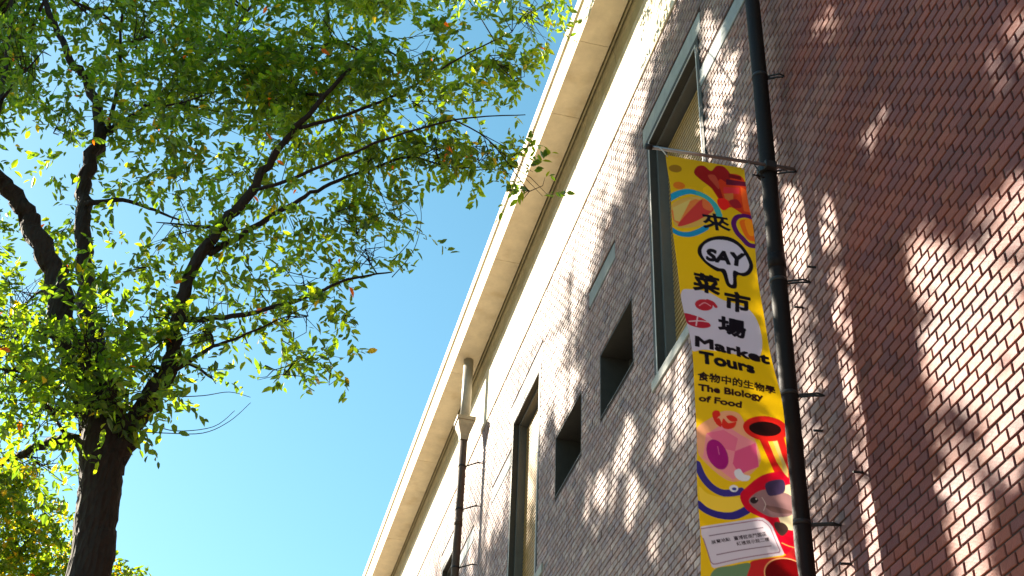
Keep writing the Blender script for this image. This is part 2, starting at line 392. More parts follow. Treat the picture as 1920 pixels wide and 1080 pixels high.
# ------------------------------------------------------------------ banner
EDGE = [(-0.004,-0.321,0.177),(-0.365,-0.309,0.19),(-0.644,-0.3,0.194),(-1.127,-0.262,0.224),(-1.389,-0.237,0.246),(-1.617,-0.228,0.259),(-1.861,-0.227,0.268),(-2.165,-0.229,0.268),(-2.462,-0.239,0.261),(-2.665,-0.25,0.258)]
ART = [
('P',(150,110,25),[(-0.223,-0.098),(-0.225,-0.109),(-0.231,-0.119),(-0.241,-0.129),(-0.253,-0.137),(-0.266,-0.142),(-0.279,-0.143),(-0.29,-0.142),(-0.299,-0.137),(-0.304,-0.129),(-0.306,-0.119),(-0.304,-0.108),(-0.297,-0.097),(-0.288,-0.088),(-0.276,-0.08),(-0.263,-0.075),(-0.25,-0.073),(-0.239,-0.075),(-0.23,-0.08),(-0.224,-0.088)],1),
('P',(215,115,25),[(-0.215,-0.245),(-0.217,-0.256),(-0.223,-0.266),(-0.232,-0.276),(-0.243,-0.283),(-0.255,-0.287),(-0.267,-0.289),(-0.278,-0.287),(-0.286,-0.282),(-0.291,-0.274),(-0.293,-0.264),(-0.29,-0.254),(-0.284,-0.243),(-0.276,-0.234),(-0.265,-0.227),(-0.253,-0.222),(-0.24,-0.221),(-0.23,-0.223),(-0.222,-0.228),(-0.216,-0.235)],1),
('P',(240,190,20),[(-0.061,-0.189),(-0.026,-0.24),(0.023,-0.29),(-0.019,-0.348),(-0.068,-0.296),(-0.103,-0.24)],1),
('P',(205,55,22),[(-0.058,-0.131),(0.077,-0.055),(0.168,-0.073),(0.194,-0.248),(0.205,-0.361),(0.146,-0.375),(0.071,-0.334),(0.017,-0.374),(-0.003,-0.296),(-0.037,-0.207)],1),
('P',(150,18,22),[(-0.143,-0.089),(-0.119,-0.046),(-0.079,-0.033),(-0.035,-0.061),(0.001,-0.015),(0.048,-0.009),(0.081,-0.045),(0.089,-0.077),(0.06,-0.126),(0.024,-0.11),(0.006,-0.139),(0.018,-0.21),(0.025,-0.289),(0.004,-0.282),(-0.037,-0.207),(-0.099,-0.157),(-0.138,-0.121)],1),
('P',(185,70,50),[(-0.057,-0.105),(-0.016,-0.087),(0.007,-0.131),(0.009,-0.196),(-0.021,-0.162)],1),
('P',(120,10,20),[(0.077,-0.055),(0.153,-0.06),(0.157,-0.09),(0.075,-0.084)],0),
('P',(95,18,45),[(0.059,-0.101),(0.189,-0.097),(0.187,-0.129),(0.056,-0.145)],0),
('P',(215,50,60),[(0.037,-0.169),(0.139,-0.15),(0.133,-0.201),(0.034,-0.219)],0),
('P',(205,115,55),[(0.034,-0.226),(0.096,-0.204),(0.091,-0.273),(0.039,-0.28)],0),
('P',(160,30,40),[(0.062,-0.28),(0.116,-0.251),(0.138,-0.31),(0.085,-0.331)],1),
('P',(238,95,35),[(0.147,-0.142),(0.188,-0.16),(0.204,-0.345),(0.148,-0.343)],0),
('P',(240,35,28),[(-0.009,-0.285),(0.044,-0.269),(0.059,-0.329),(0.015,-0.375),(-0.016,-0.335)],1),
('P',(215,170,80),[(-0.305,-0.418),(-0.236,-0.353),(-0.146,-0.315),(-0.07,-0.345),(-0.049,-0.419),(-0.131,-0.517),(-0.258,-0.563),(-0.294,-0.532)],1),
('P',(225,125,60),[(-0.306,-0.453),(-0.157,-0.334),(-0.108,-0.338),(-0.27,-0.537),(-0.296,-0.517)],0),
('P',(215,190,105),[(-0.297,-0.431),(-0.185,-0.344),(-0.257,-0.519),(-0.288,-0.515)],0),
('P',(205,60,55),[(-0.169,-0.393),(-0.108,-0.322),(-0.052,-0.356),(-0.059,-0.409),(-0.168,-0.502),(-0.27,-0.55)],1),
('P',(225,110,60),[(-0.108,-0.322),(-0.051,-0.348),(-0.063,-0.399),(-0.111,-0.387)],1),
('S',(25,150,190),11.5,[(-0.32,-0.374),(-0.261,-0.323),(-0.189,-0.284),(-0.118,-0.284)],1),
('S',(60,170,175),11.5,[(-0.131,-0.282),(-0.081,-0.299),(-0.038,-0.345),(-0.014,-0.418)],1),
('S',(20,140,190),10,[(-0.309,-0.587),(-0.26,-0.606),(-0.198,-0.595),(-0.14,-0.561),(-0.096,-0.524)],1),
('P',(245,110,20),[(0.109,-0.444),(0.156,-0.409),(0.211,-0.396),(0.216,-0.552),(0.176,-0.569),(0.139,-0.546)],1),
('P',(255,150,20),[(0.142,-0.429),(0.182,-0.411),(0.192,-0.519),(0.16,-0.526)],1),
('S',(88,16,100),9,[(0.215,-0.391),(0.152,-0.382),(0.098,-0.407),(0.072,-0.461),(0.087,-0.52),(0.122,-0.561),(0.161,-0.599),(0.224,-0.599)],1),
('T',(10,10,30),'來',[(-0.108,-0.534),(0.051,-0.527),(-0.124,-0.421)],0.035),
('P',(206,196,212),[(-0.267,-1.033),(-0.204,-0.986),(-0.107,-0.984),(-0.024,-1.016),(0.06,-1.026),(0.132,-1.047),(0.178,-1.116),(0.198,-1.224),(0.185,-1.323),(0.142,-1.372),(-0.025,-1.392),(-0.167,-1.41),(-0.238,-1.428),(-0.25,-1.302)],1),
('P',(14,8,20),[(-0.153,-0.691),(-0.135,-0.649),(-0.085,-0.596),(-0.008,-0.564),(0.068,-0.571),(0.133,-0.625),(0.18,-0.721),(0.165,-0.784),(0.125,-0.815),(0.081,-0.821),(0.069,-0.912),(0.013,-0.912),(-0.012,-0.824),(-0.049,-0.82),(-0.108,-0.786),(-0.149,-0.735)],1),
('P',(212,204,222),[(-0.127,-0.685),(-0.1,-0.636),(-0.041,-0.598),(0.041,-0.591),(0.108,-0.628),(0.155,-0.719),(0.141,-0.774),(0.102,-0.795),(0.059,-0.79),(0.05,-0.884),(0.029,-0.885),(0.012,-0.796),(-0.035,-0.793),(-0.095,-0.768),(-0.124,-0.729)],1),
('T',(14,8,20),'SAY',[(-0.1,-0.751),(0.118,-0.744),(-0.088,-0.667)],0.05),
('T',(14,8,20),'菜',[(-0.19,-0.987),(-0.041,-0.991),(-0.184,-0.862)],0.05),
('P',(186,38,52),[(-0.082,-1.074),(-0.086,-1.087),(-0.096,-1.098),(-0.109,-1.107),(-0.125,-1.113),(-0.141,-1.116),(-0.157,-1.115),(-0.171,-1.11),(-0.181,-1.102),(-0.186,-1.091),(-0.187,-1.079),(-0.182,-1.067),(-0.173,-1.056),(-0.16,-1.046),(-0.144,-1.04),(-0.128,-1.037),(-0.112,-1.038),(-0.098,-1.043),(-0.088,-1.052),(-0.082,-1.062)],1),
('S',(186,38,52),6,[(-0.111,-1.042),(-0.081,-1.05),(-0.064,-1.07)],1),
('S',(225,150,160),1.6,[(-0.162,-1.088),(-0.13,-1.06),(-0.095,-1.074)],1),
('P',(180,35,55),[(-0.264,-1.173),(-0.225,-1.165),(-0.154,-1.174),(-0.108,-1.204),(-0.116,-1.23),(-0.171,-1.255),(-0.235,-1.251),(-0.258,-1.221)],1),
('S',(220,190,200),2.2,[(-0.234,-1.223),(-0.168,-1.199),(-0.119,-1.192)],1),
('S',(220,190,200),2.2,[(-0.178,-1.169),(-0.196,-1.243)],1),
('T',(14,8,20),'市',[(-0.01,-1.077),(0.136,-1.075),(-0.001,-0.946)],0.05),
('T',(14,8,20),'場',[(-0.057,-1.248),(0.098,-1.251),(-0.05,-1.128)],0.05),
('T',(14,8,20),'Market',[(-0.213,-1.394),(0.222,-1.394),(-0.207,-1.323)],0.05),
('T',(14,8,20),'Tours',[(-0.192,-1.497),(0.118,-1.493),(-0.194,-1.424)],0.05),
('T',(35,8,10),'食物中的生物學',[(-0.209,-1.605),(0.226,-1.61),(-0.206,-1.552)],0.04),
('T',(45,8,10),'The Biology',[(-0.204,-1.664),(0.149,-1.661),(-0.204,-1.626)],0.05),
('T',(45,8,10),'of Food',[(-0.205,-1.726),(0.025,-1.728),(-0.201,-1.69)],0.05),
('P',(240,165,120),[(-0.227,-1.897),(-0.144,-1.819),(-0.073,-1.766),(0.007,-1.764),(0.043,-1.82),(0.098,-1.922),(0.104,-2.049),(-0.044,-2.17),(-0.203,-2.063),(-0.226,-1.98)],1),
('P',(242,140,150),[(-0.178,-1.923),(-0.078,-1.842),(0.01,-1.889),(0.098,-1.922),(0.101,-2.05),(-0.043,-2.158),(-0.197,-2.057)],0),
('P',(226,85,130),[(-0.026,-1.996),(0.093,-1.923),(0.1,-2.062),(-0.01,-2.125),(-0.042,-2.069)],0),
('P',(236,110,140),[(-0.175,-1.916),(-0.08,-1.88),(-0.004,-1.916),(-0.026,-1.996),(-0.087,-1.992)],0),
('P',(165,18,115),[(-0.076,-1.996),(-0.067,-2.021),(-0.064,-2.047),(-0.066,-2.071),(-0.074,-2.09),(-0.086,-2.104),(-0.102,-2.11),(-0.119,-2.109),(-0.137,-2.099),(-0.153,-2.083),(-0.166,-2.062),(-0.175,-2.038),(-0.178,-2.012),(-0.176,-1.988),(-0.169,-1.968),(-0.156,-1.954),(-0.141,-1.947),(-0.123,-1.949),(-0.105,-1.958),(-0.089,-1.975)],1),
('S',(210,90,150),1.6,[(-0.118,-1.985),(-0.112,-2.027)],1),
('P',(226,45,30),[(-0.137,-1.79),(-0.121,-1.77),(-0.098,-1.771),(-0.093,-1.795),(-0.107,-1.81),(-0.121,-1.844),(-0.133,-1.821)],1),
('P',(226,45,30),[(-0.121,-1.844),(-0.104,-1.812),(-0.089,-1.838),(-0.093,-1.864),(-0.11,-1.858)],1),
('P',(226,45,30),[(-0.088,-1.859),(-0.078,-1.811),(-0.054,-1.832),(-0.031,-1.827),(-0.006,-1.819),(-0.022,-1.855),(-0.063,-1.872)],1),
('P',(226,45,30),[(-0.061,-1.795),(-0.028,-1.783),(-0.001,-1.797),(-0.004,-1.814),(-0.036,-1.82)],1),
('P',(215,30,25),[(0.117,-1.894),(0.177,-2.055),(0.195,-2.102),(0.271,-2.194),(0.293,-2.083),(0.279,-1.964),(0.253,-1.845)],0),
('P',(220,190,110),[(0.159,-1.877),(0.212,-1.859),(0.241,-1.971),(0.266,-2.046),(0.261,-2.103),(0.206,-2.014)],0),
('P',(240,190,60),[(0.161,-1.876),(0.184,-1.868),(0.237,-2.02),(0.233,-2.057),(0.206,-2.014)],0),
('P',(218,32,24),[(0.282,-1.824),(0.271,-1.847),(0.248,-1.868),(0.217,-1.885),(0.18,-1.896),(0.141,-1.9),(0.103,-1.898),(0.07,-1.888),(0.046,-1.873),(0.033,-1.853),(0.031,-1.831),(0.042,-1.808),(0.064,-1.787),(0.095,-1.77),(0.132,-1.758),(0.172,-1.753),(0.21,-1.756),(0.243,-1.765),(0.267,-1.781),(0.281,-1.801)],1),
('P',(35,8,6),[(0.243,-1.823),(0.236,-1.836),(0.222,-1.849),(0.2,-1.86),(0.174,-1.867),(0.146,-1.871),(0.119,-1.871),(0.095,-1.867),(0.077,-1.859),(0.066,-1.848),(0.064,-1.835),(0.071,-1.821),(0.086,-1.809),(0.107,-1.798),(0.133,-1.79),(0.161,-1.786),(0.189,-1.786),(0.213,-1.791),(0.231,-1.799),(0.241,-1.81)],1),
('P',(250,205,60),[(-0.222,-2.218),(-0.18,-2.251),(-0.105,-2.262),(-0.006,-2.251),(0.002,-2.296),(-0.067,-2.348),(-0.154,-2.35),(-0.216,-2.309)],1),
('S',(58,46,128),11,[(-0.227,-2.095),(-0.199,-2.161),(-0.156,-2.212),(-0.103,-2.236),(-0.048,-2.229),(-0.001,-2.213)],1),
('S',(50,42,125),12,[(-0.233,-2.321),(-0.192,-2.353),(-0.128,-2.368),(-0.057,-2.359),(-0.001,-2.329),(0.029,-2.306)],1),
('P',(206,8,40),[(-0.01,-2.241),(0.033,-2.181),(0.105,-2.115),(0.186,-2.075),(0.243,-2.074),(0.284,-2.168),(0.286,-2.478),(0.19,-2.521),(0.147,-2.387),(0.107,-2.348),(0.022,-2.313)],1),
('P',(222,205,165),[(0.18,-2.209),(0.282,-2.133),(0.297,-2.318),(0.28,-2.378),(0.204,-2.367)],1),
('P',(150,112,112),[(0.035,-2.259),(0.109,-2.191),(0.21,-2.183),(0.275,-2.205),(0.272,-2.293),(0.164,-2.33),(0.088,-2.311)],1),
('P',(62,48,78),[(0.133,-2.148),(0.228,-2.112),(0.231,-2.179),(0.163,-2.214),(0.136,-2.205)],1),
('P',(120,84,80),[(0.114,-2.272),(0.158,-2.271),(0.224,-2.274),(0.276,-2.287),(0.221,-2.301),(0.155,-2.3)],1),
('S',(205,180,170),1.2,[(0.106,-2.233),(0.123,-2.265),(0.111,-2.302)],1),
('P',(40,28,30),[(0.085,-2.251),(0.083,-2.256),(0.08,-2.261),(0.075,-2.266),(0.069,-2.27),(0.062,-2.272),(0.055,-2.272),(0.05,-2.27),(0.045,-2.267),(0.043,-2.263),(0.042,-2.257),(0.044,-2.252),(0.047,-2.246),(0.052,-2.242),(0.058,-2.238),(0.065,-2.236),(0.071,-2.236),(0.077,-2.238),(0.081,-2.241),(0.084,-2.245)],1),
('P',(200,185,175),[(0.08,-2.244),(0.079,-2.246),(0.078,-2.247),(0.077,-2.248),(0.076,-2.249),(0.075,-2.25),(0.073,-2.25),(0.072,-2.249),(0.071,-2.248),(0.071,-2.247),(0.071,-2.246),(0.071,-2.244),(0.072,-2.243),(0.073,-2.242),(0.074,-2.241),(0.075,-2.24),(0.077,-2.24),(0.078,-2.241),(0.079,-2.242),(0.079,-2.243)],1),
('P',(228,222,226),[(-0.034,-2.109),(-0.005,-2.093),(0.015,-2.119),(0.048,-2.125),(0.035,-2.151),(-0.004,-2.157),(-0.031,-2.138)],1),
('P',(228,222,226),[(-0.018,-2.205),(-0.021,-2.211),(-0.025,-2.216),(-0.031,-2.221),(-0.038,-2.223),(-0.045,-2.224),(-0.052,-2.223),(-0.058,-2.22),(-0.062,-2.216),(-0.064,-2.21),(-0.064,-2.204),(-0.061,-2.198),(-0.057,-2.193),(-0.051,-2.189),(-0.044,-2.186),(-0.036,-2.186),(-0.03,-2.187),(-0.024,-2.189),(-0.02,-2.194),(-0.018,-2.199)],1),
('P',(60,70,140),[(-0.027,-2.207),(-0.028,-2.21),(-0.03,-2.212),(-0.033,-2.214),(-0.037,-2.215),(-0.041,-2.215),(-0.044,-2.215),(-0.047,-2.213),(-0.05,-2.212),(-0.051,-2.209),(-0.051,-2.207),(-0.05,-2.204),(-0.047,-2.202),(-0.044,-2.2),(-0.041,-2.199),(-0.037,-2.198),(-0.033,-2.199),(-0.03,-2.2),(-0.028,-2.202),(-0.027,-2.204)],1),
('P',(70,50,45),[(0.167,-2.356),(0.216,-2.354),(0.237,-2.385),(0.199,-2.425),(0.169,-2.395)],1),
('S',(240,170,90),1.6,[(0.195,-2.465),(0.227,-2.474),(0.27,-2.479)],1),
('P',(200,40,40),[(-0.001,-2.621),(0.043,-2.593),(0.187,-2.544),(0.278,-2.502),(0.251,-2.975),(0.01,-3.007),(-0.028,-2.701)],1),
('P',(105,135,95),[(-0.173,-2.671),(-0.098,-2.649),(-0.001,-2.621),(-0.022,-2.689),(-0.058,-2.811),(-0.204,-2.832),(-0.208,-2.727)],1),
('P',(112,4,8),[(0.309,-2.624),(0.3,-2.653),(0.28,-2.68),(0.252,-2.704),(0.217,-2.722),(0.18,-2.731),(0.144,-2.732),(0.112,-2.724),(0.088,-2.709),(0.073,-2.686),(0.07,-2.659),(0.078,-2.631),(0.097,-2.603),(0.125,-2.579),(0.16,-2.561),(0.198,-2.551),(0.234,-2.55),(0.267,-2.558),(0.291,-2.574),(0.306,-2.597)],1),
('S',(240,170,110),1.8,[(0.309,-2.624),(0.3,-2.653),(0.28,-2.68),(0.252,-2.704),(0.217,-2.722),(0.18,-2.731),(0.144,-2.732),(0.112,-2.724),(0.088,-2.709),(0.073,-2.686),(0.07,-2.659),(0.078,-2.631),(0.097,-2.603),(0.125,-2.579),(0.16,-2.561),(0.198,-2.551),(0.234,-2.55),(0.267,-2.558),(0.291,-2.574),(0.306,-2.597),(0.309,-2.624)],1),
('P',(240,140,30),[(-0.245,-2.838),(-0.119,-2.799),(0.023,-2.841),(0.1,-2.924),(-0.053,-3.036),(-0.225,-3.019)],1),
('P',(40,120,150),[(0.179,-3.065),(0.173,-3.087),(0.157,-3.109),(0.135,-3.127),(0.109,-3.14),(0.08,-3.147),(0.051,-3.147),(0.027,-3.141),(0.007,-3.128),(-0.004,-3.11),(-0.007,-3.089),(-0.001,-3.067),(0.014,-3.046),(0.036,-3.027),(0.063,-3.013),(0.092,-3.006),(0.121,-3.006),(0.146,-3.012),(0.166,-3.025),(0.177,-3.043)],1),
('P',(200,30,40),[(-0.052,-3.154),(-0.058,-3.173),(-0.07,-3.191),(-0.089,-3.206),(-0.112,-3.217),(-0.137,-3.224),(-0.162,-3.224),(-0.184,-3.218),(-0.201,-3.208),(-0.211,-3.193),(-0.214,-3.175),(-0.209,-3.156),(-0.197,-3.139),(-0.178,-3.123),(-0.155,-3.112),(-0.129,-3.105),(-0.104,-3.105),(-0.082,-3.111),(-0.065,-3.121),(-0.055,-3.136)],1),
('P',(212,200,210),[(-0.236,-2.458),(-0.227,-2.452),(0.083,-2.344),(0.108,-2.344),(0.135,-2.359),(0.154,-2.383),(0.199,-2.524),(0.19,-2.535),(-0.182,-2.67),(-0.194,-2.664),(-0.236,-2.499)],0),
('S',(150,105,120),1.5,[(-0.233,-2.467),(0.072,-2.361),(0.1,-2.358),(0.125,-2.373),(0.141,-2.392),(0.177,-2.511),(0.171,-2.523),(-0.169,-2.647),(-0.187,-2.65),(-0.198,-2.64),(-0.228,-2.52)],0),
('S',(95,60,80),1.3,[(-0.196,-2.501),(0.1,-2.397)],0),
('S',(110,70,85),1.3,[(-0.166,-2.6),(0.132,-2.494)],0),
('T',(45,30,40),'展覽地點',[(-0.187,-2.547),(-0.087,-2.511),(-0.19,-2.526)],0.02),
('T',(60,45,55),'臺博館南門園區',[(-0.066,-2.505),(0.115,-2.441),(-0.069,-2.481)],0.02),
('T',(70,55,60),'紅樓展示館二樓',[(-0.055,-2.533),(0.128,-2.468),(-0.059,-2.511)],0.02)]
LIMBS = {
 'trunk':[(-0.881,9.0,5.541,0.15),(-0.913,9.0,5.9,0.147),(-0.948,9.0,6.233,0.15),(-0.988,9.0,6.489,0.165),(-1.027,9.0,6.708,0.15),(-1.106,9.0,6.972,0.125),(-1.206,9.0,7.29,0.11)],
 'L1':[(-0.982,9.0,6.357,0.1025),(-1.1,9.06,6.73,0.128125),(-1.296,9.05,7.158,0.11274999999999999),(-1.487,9.05,7.565,0.1025),(-1.688,9.1,8.081,0.09019999999999999),(-1.967,9.15,8.497,0.08199999999999999),(-2.111,9.1,8.678,0.07379999999999999),(-2.305,9.0,8.834,0.06559999999999999),(-2.647,8.8,9.067,0.05125),(-3.05,8.6,9.245,0.030749999999999996)],
 'L2':[(-1.106,9.0,6.972,0.11845000000000001),(-1.305,9.35,7.655,0.0927),(-1.519,9.7,8.399,0.07725),(-1.681,9.7,9.007,0.06695000000000001),(-1.794,9.75,9.518,0.06386),(-1.802,9.75,9.873,0.0618),(-1.807,9.8,10.255,0.05665),(-2.043,9.9,10.888,0.04635),(-2.283,9.9,11.152,0.037079999999999995),(-2.539,10.0,11.68,0.0309),(-2.771,10.1,12.12,0.026779999999999998),(-3.079,10.2,12.899,0.018539999999999997)],
 'L3':[(-0.937,9.0,6.148,0.085),(-0.931,9.0,6.366,0.105),(-0.901,8.98,6.546,0.1),(-0.833,8.94,6.731,0.085),(-0.746,8.9,6.955,0.075),(-0.661,8.85,7.154,0.066),(-0.656,8.8,7.415,0.055),(-0.658,8.75,7.656,0.05),(-0.609,8.7,8.127,0.046),(-0.466,8.65,8.505,0.042),(-0.317,8.6,8.842,0.038),(-0.222,8.55,9.117,0.032),(-0.037,8.45,9.501,0.026),(0.154,8.35,9.838,0.02),(0.406,8.2,10.285,0.014)],
 'L3a':[(-0.635,8.78,7.606,0.026),(-0.322,8.7,7.641,0.021),(-0.014,8.65,7.748,0.018),(0.291,8.6,7.907,0.014),(0.559,8.55,8.088,0.011),(0.904,8.5,8.207,0.005)],
 'L3b':[(-0.534,8.7,8.225,0.03),(-0.366,8.8,8.491,0.026),(-0.146,8.85,8.801,0.023),(0.087,8.9,9.106,0.019),(0.333,8.9,9.35,0.016),(0.68,8.9,9.626,0.013),(0.998,8.9,9.837,0.01),(1.439,8.9,9.82,0.007),(1.878,8.9,9.998,0.004)],
 'L3c':[(-0.66,8.86,7.151,0.022),(-0.523,8.7,7.18,0.018),(-0.352,8.6,7.293,0.014),(-0.171,8.5,7.35,0.01),(0.077,8.4,7.49,0.006)],
 'L3d':[(-0.019,8.45,9.506,0.018),(0.358,8.4,9.718,0.015),(0.832,8.4,10.143,0.012),(1.28,8.4,10.682,0.009),(1.762,8.4,11.186,0.005)],
 'L3e':[(-0.31,8.6,8.855,0.018),(0.049,8.3,8.848,0.014),(0.601,8.2,9.256,0.011),(1.248,8.2,9.707,0.008),(1.898,8.3,10.044,0.004)],
 'L2b':[(-1.755,9.75,10.188,0.03493500000000001),(-1.525,9.85,10.609,0.030825),(-1.319,9.95,11.144,0.026715),(-1.095,10.05,11.694,0.022605),(-0.867,10.15,12.355,0.018495),(-0.676,10.25,13.042,0.0133575)],
 'L2c':[(-1.712,9.6,9.211,0.026649999999999997),(-1.4,9.5,9.24,0.018449999999999998),(-1.104,9.4,9.112,0.013324999999999998),(-0.88,9.3,8.981,0.008199999999999999)],
 'L2d':[(-1.737,9.75,10.193,0.022605),(-1.756,9.65,10.792,0.017467500000000004),(-1.848,9.55,11.327,0.0133575),(-1.912,9.45,11.976,0.010275000000000001)],
 'L4':[(-1.007,9.0,6.508,0.06),(-1.122,9.02,6.548,0.048),(-1.374,9.2,6.643,0.036),(-1.565,9.4,6.613,0.03),(-1.761,9.6,6.589,0.022),(-2.03,9.8,6.386,0.012)],
 'L5':[(-2.57,9.35,9.285,0.03553),(-2.657,9.5,10.111,0.025079999999999998),(-2.819,9.7,10.97,0.0209),(-2.993,9.9,11.824,0.01672),(-3.147,10.0,12.549,0.012539999999999999)],
}
TWIGS = [[(0.908,8.5,8.155),(1.057,8.5,8.462),(1.096,8.5,8.812),(1.032,8.5,9.061),(0.914,8.5,9.109)],[(0.894,8.5,8.314),(1.026,8.5,8.567),(1.065,8.5,8.805),(0.95,8.5,8.952)],[(-0.858,8.9,6.643),(-0.57,8.8,6.619),(-0.307,8.7,6.608),(-0.134,8.6,6.68),(-0.009,8.6,6.863)],[(-0.703,8.9,6.731),(-0.499,8.8,6.65),(-0.241,8.7,6.674),(-0.111,8.6,6.775)],[(-0.629,8.85,6.946),(-0.364,8.8,6.98),(-0.176,8.7,6.986),(-0.016,8.7,6.97)],[(0.689,8.9,9.533),(0.679,8.9,9.16),(0.9,8.8,8.833),(0.965,8.8,8.617)],[(1.538,8.9,9.813),(1.783,8.9,9.888),(1.959,8.9,9.854)]]
CLUMPS = [(0.041,8.6,10.665,0.742,1),(0.76,8.5,10.633,0.688,1),(1.336,8.5,10.946,0.603,1),(1.725,8.5,10.774,0.31,0.8),(1.498,8.6,10.221,0.413,1),(0.971,8.6,10.077,0.527,1),(0.366,8.6,9.912,0.663,1),(-0.248,8.9,10.197,0.686,1),(0.086,8.6,9.179,0.431,1),(0.623,8.8,9.555,0.259,0.8),(1.222,8.8,9.837,0.216,0.8),(1.68,8.8,9.989,0.219,0.7),(1.969,8.7,9.974,0.136,0.5),(2.015,8.7,9.567,0.104,0.5),(1.931,8.5,11.611,0.189,0.7),(-0.808,9.3,11.223,0.637,1),(-1.047,9.2,10.267,0.627,1),(-1.582,9.3,11.065,0.635,0.6),(-1.331,9.0,9.292,0.542,1),(-0.855,8.9,8.615,0.45,1),(-0.442,8.9,9.309,0.443,1),(-0.328,8.7,8.466,0.351,1),(0.125,8.7,8.629,0.354,0.9),(0.527,8.7,8.781,0.268,0.8),(0.867,8.7,9.01,0.181,0.35),(0.706,8.6,8.404,0.2,0.55),(0.338,8.6,8.211,0.301,0.8),(-0.131,8.6,7.946,0.36,0.8),(-0.414,8.6,7.427,0.206,0.6),(-0.127,8.5,7.32,0.203,0.4),(0.233,8.5,7.618,0.206,0.45),(0.508,8.5,7.727,0.183,0.4),(0.164,8.5,7.09,0.064,0.5),(0.504,8.5,7.229,0.057,0.3),(-0.801,8.8,7.636,0.318,0.8),(-1.178,9.0,8.119,0.376,0.8),(-2.155,9.6,9.942,0.562,0.9),(-2.375,9.0,10.162,0.45,0.45),(-2.178,9.7,9.07,0.295,0.6),(-1.936,9.5,7.943,0.344,0.6),(-1.622,8.8,6.934,0.392,0.8),(-1.189,8.6,7.029,0.425,1),(-0.956,8.6,6.73,0.239,1),(-1.388,8.8,6.658,0.264,0.9),(-0.768,8.8,7.149,0.227,0.9),(-0.347,8.6,7.031,0.137,0.25),(-2.649,8.8,8.774,0.692,0.7),(-2.274,8.8,7.276,0.636,0.7),(-2.201,9.2,11.21,0.48,0.5),(0.398,8.7,12.176,0.759,1),(-1.141,9.2,12.261,0.839,1),(1.347,8.7,12.494,0.665,1),(-1.286,8.9,7.655,0.343,0.8),(-1.847,9.9,9.19,0.349,0.6),(-0.93,9.6,9.734,0.549,0.9),(-1.595,9.8,10.699,0.64,0.8),(-0.404,9.6,10.409,0.671,0.9),(0.225,9.5,10.986,0.687,0.9),(0.915,9.3,11.13,0.581,0.8),(-1.517,9.4,6.575,0.191,0.6),(-1.919,9.4,7.563,0.358,0.7),(2.046,8.6,12.441,0.443,0.8),(-0.379,9.0,8.134,0.308,0.6),(0.154,9.1,8.436,0.27,0.6)]

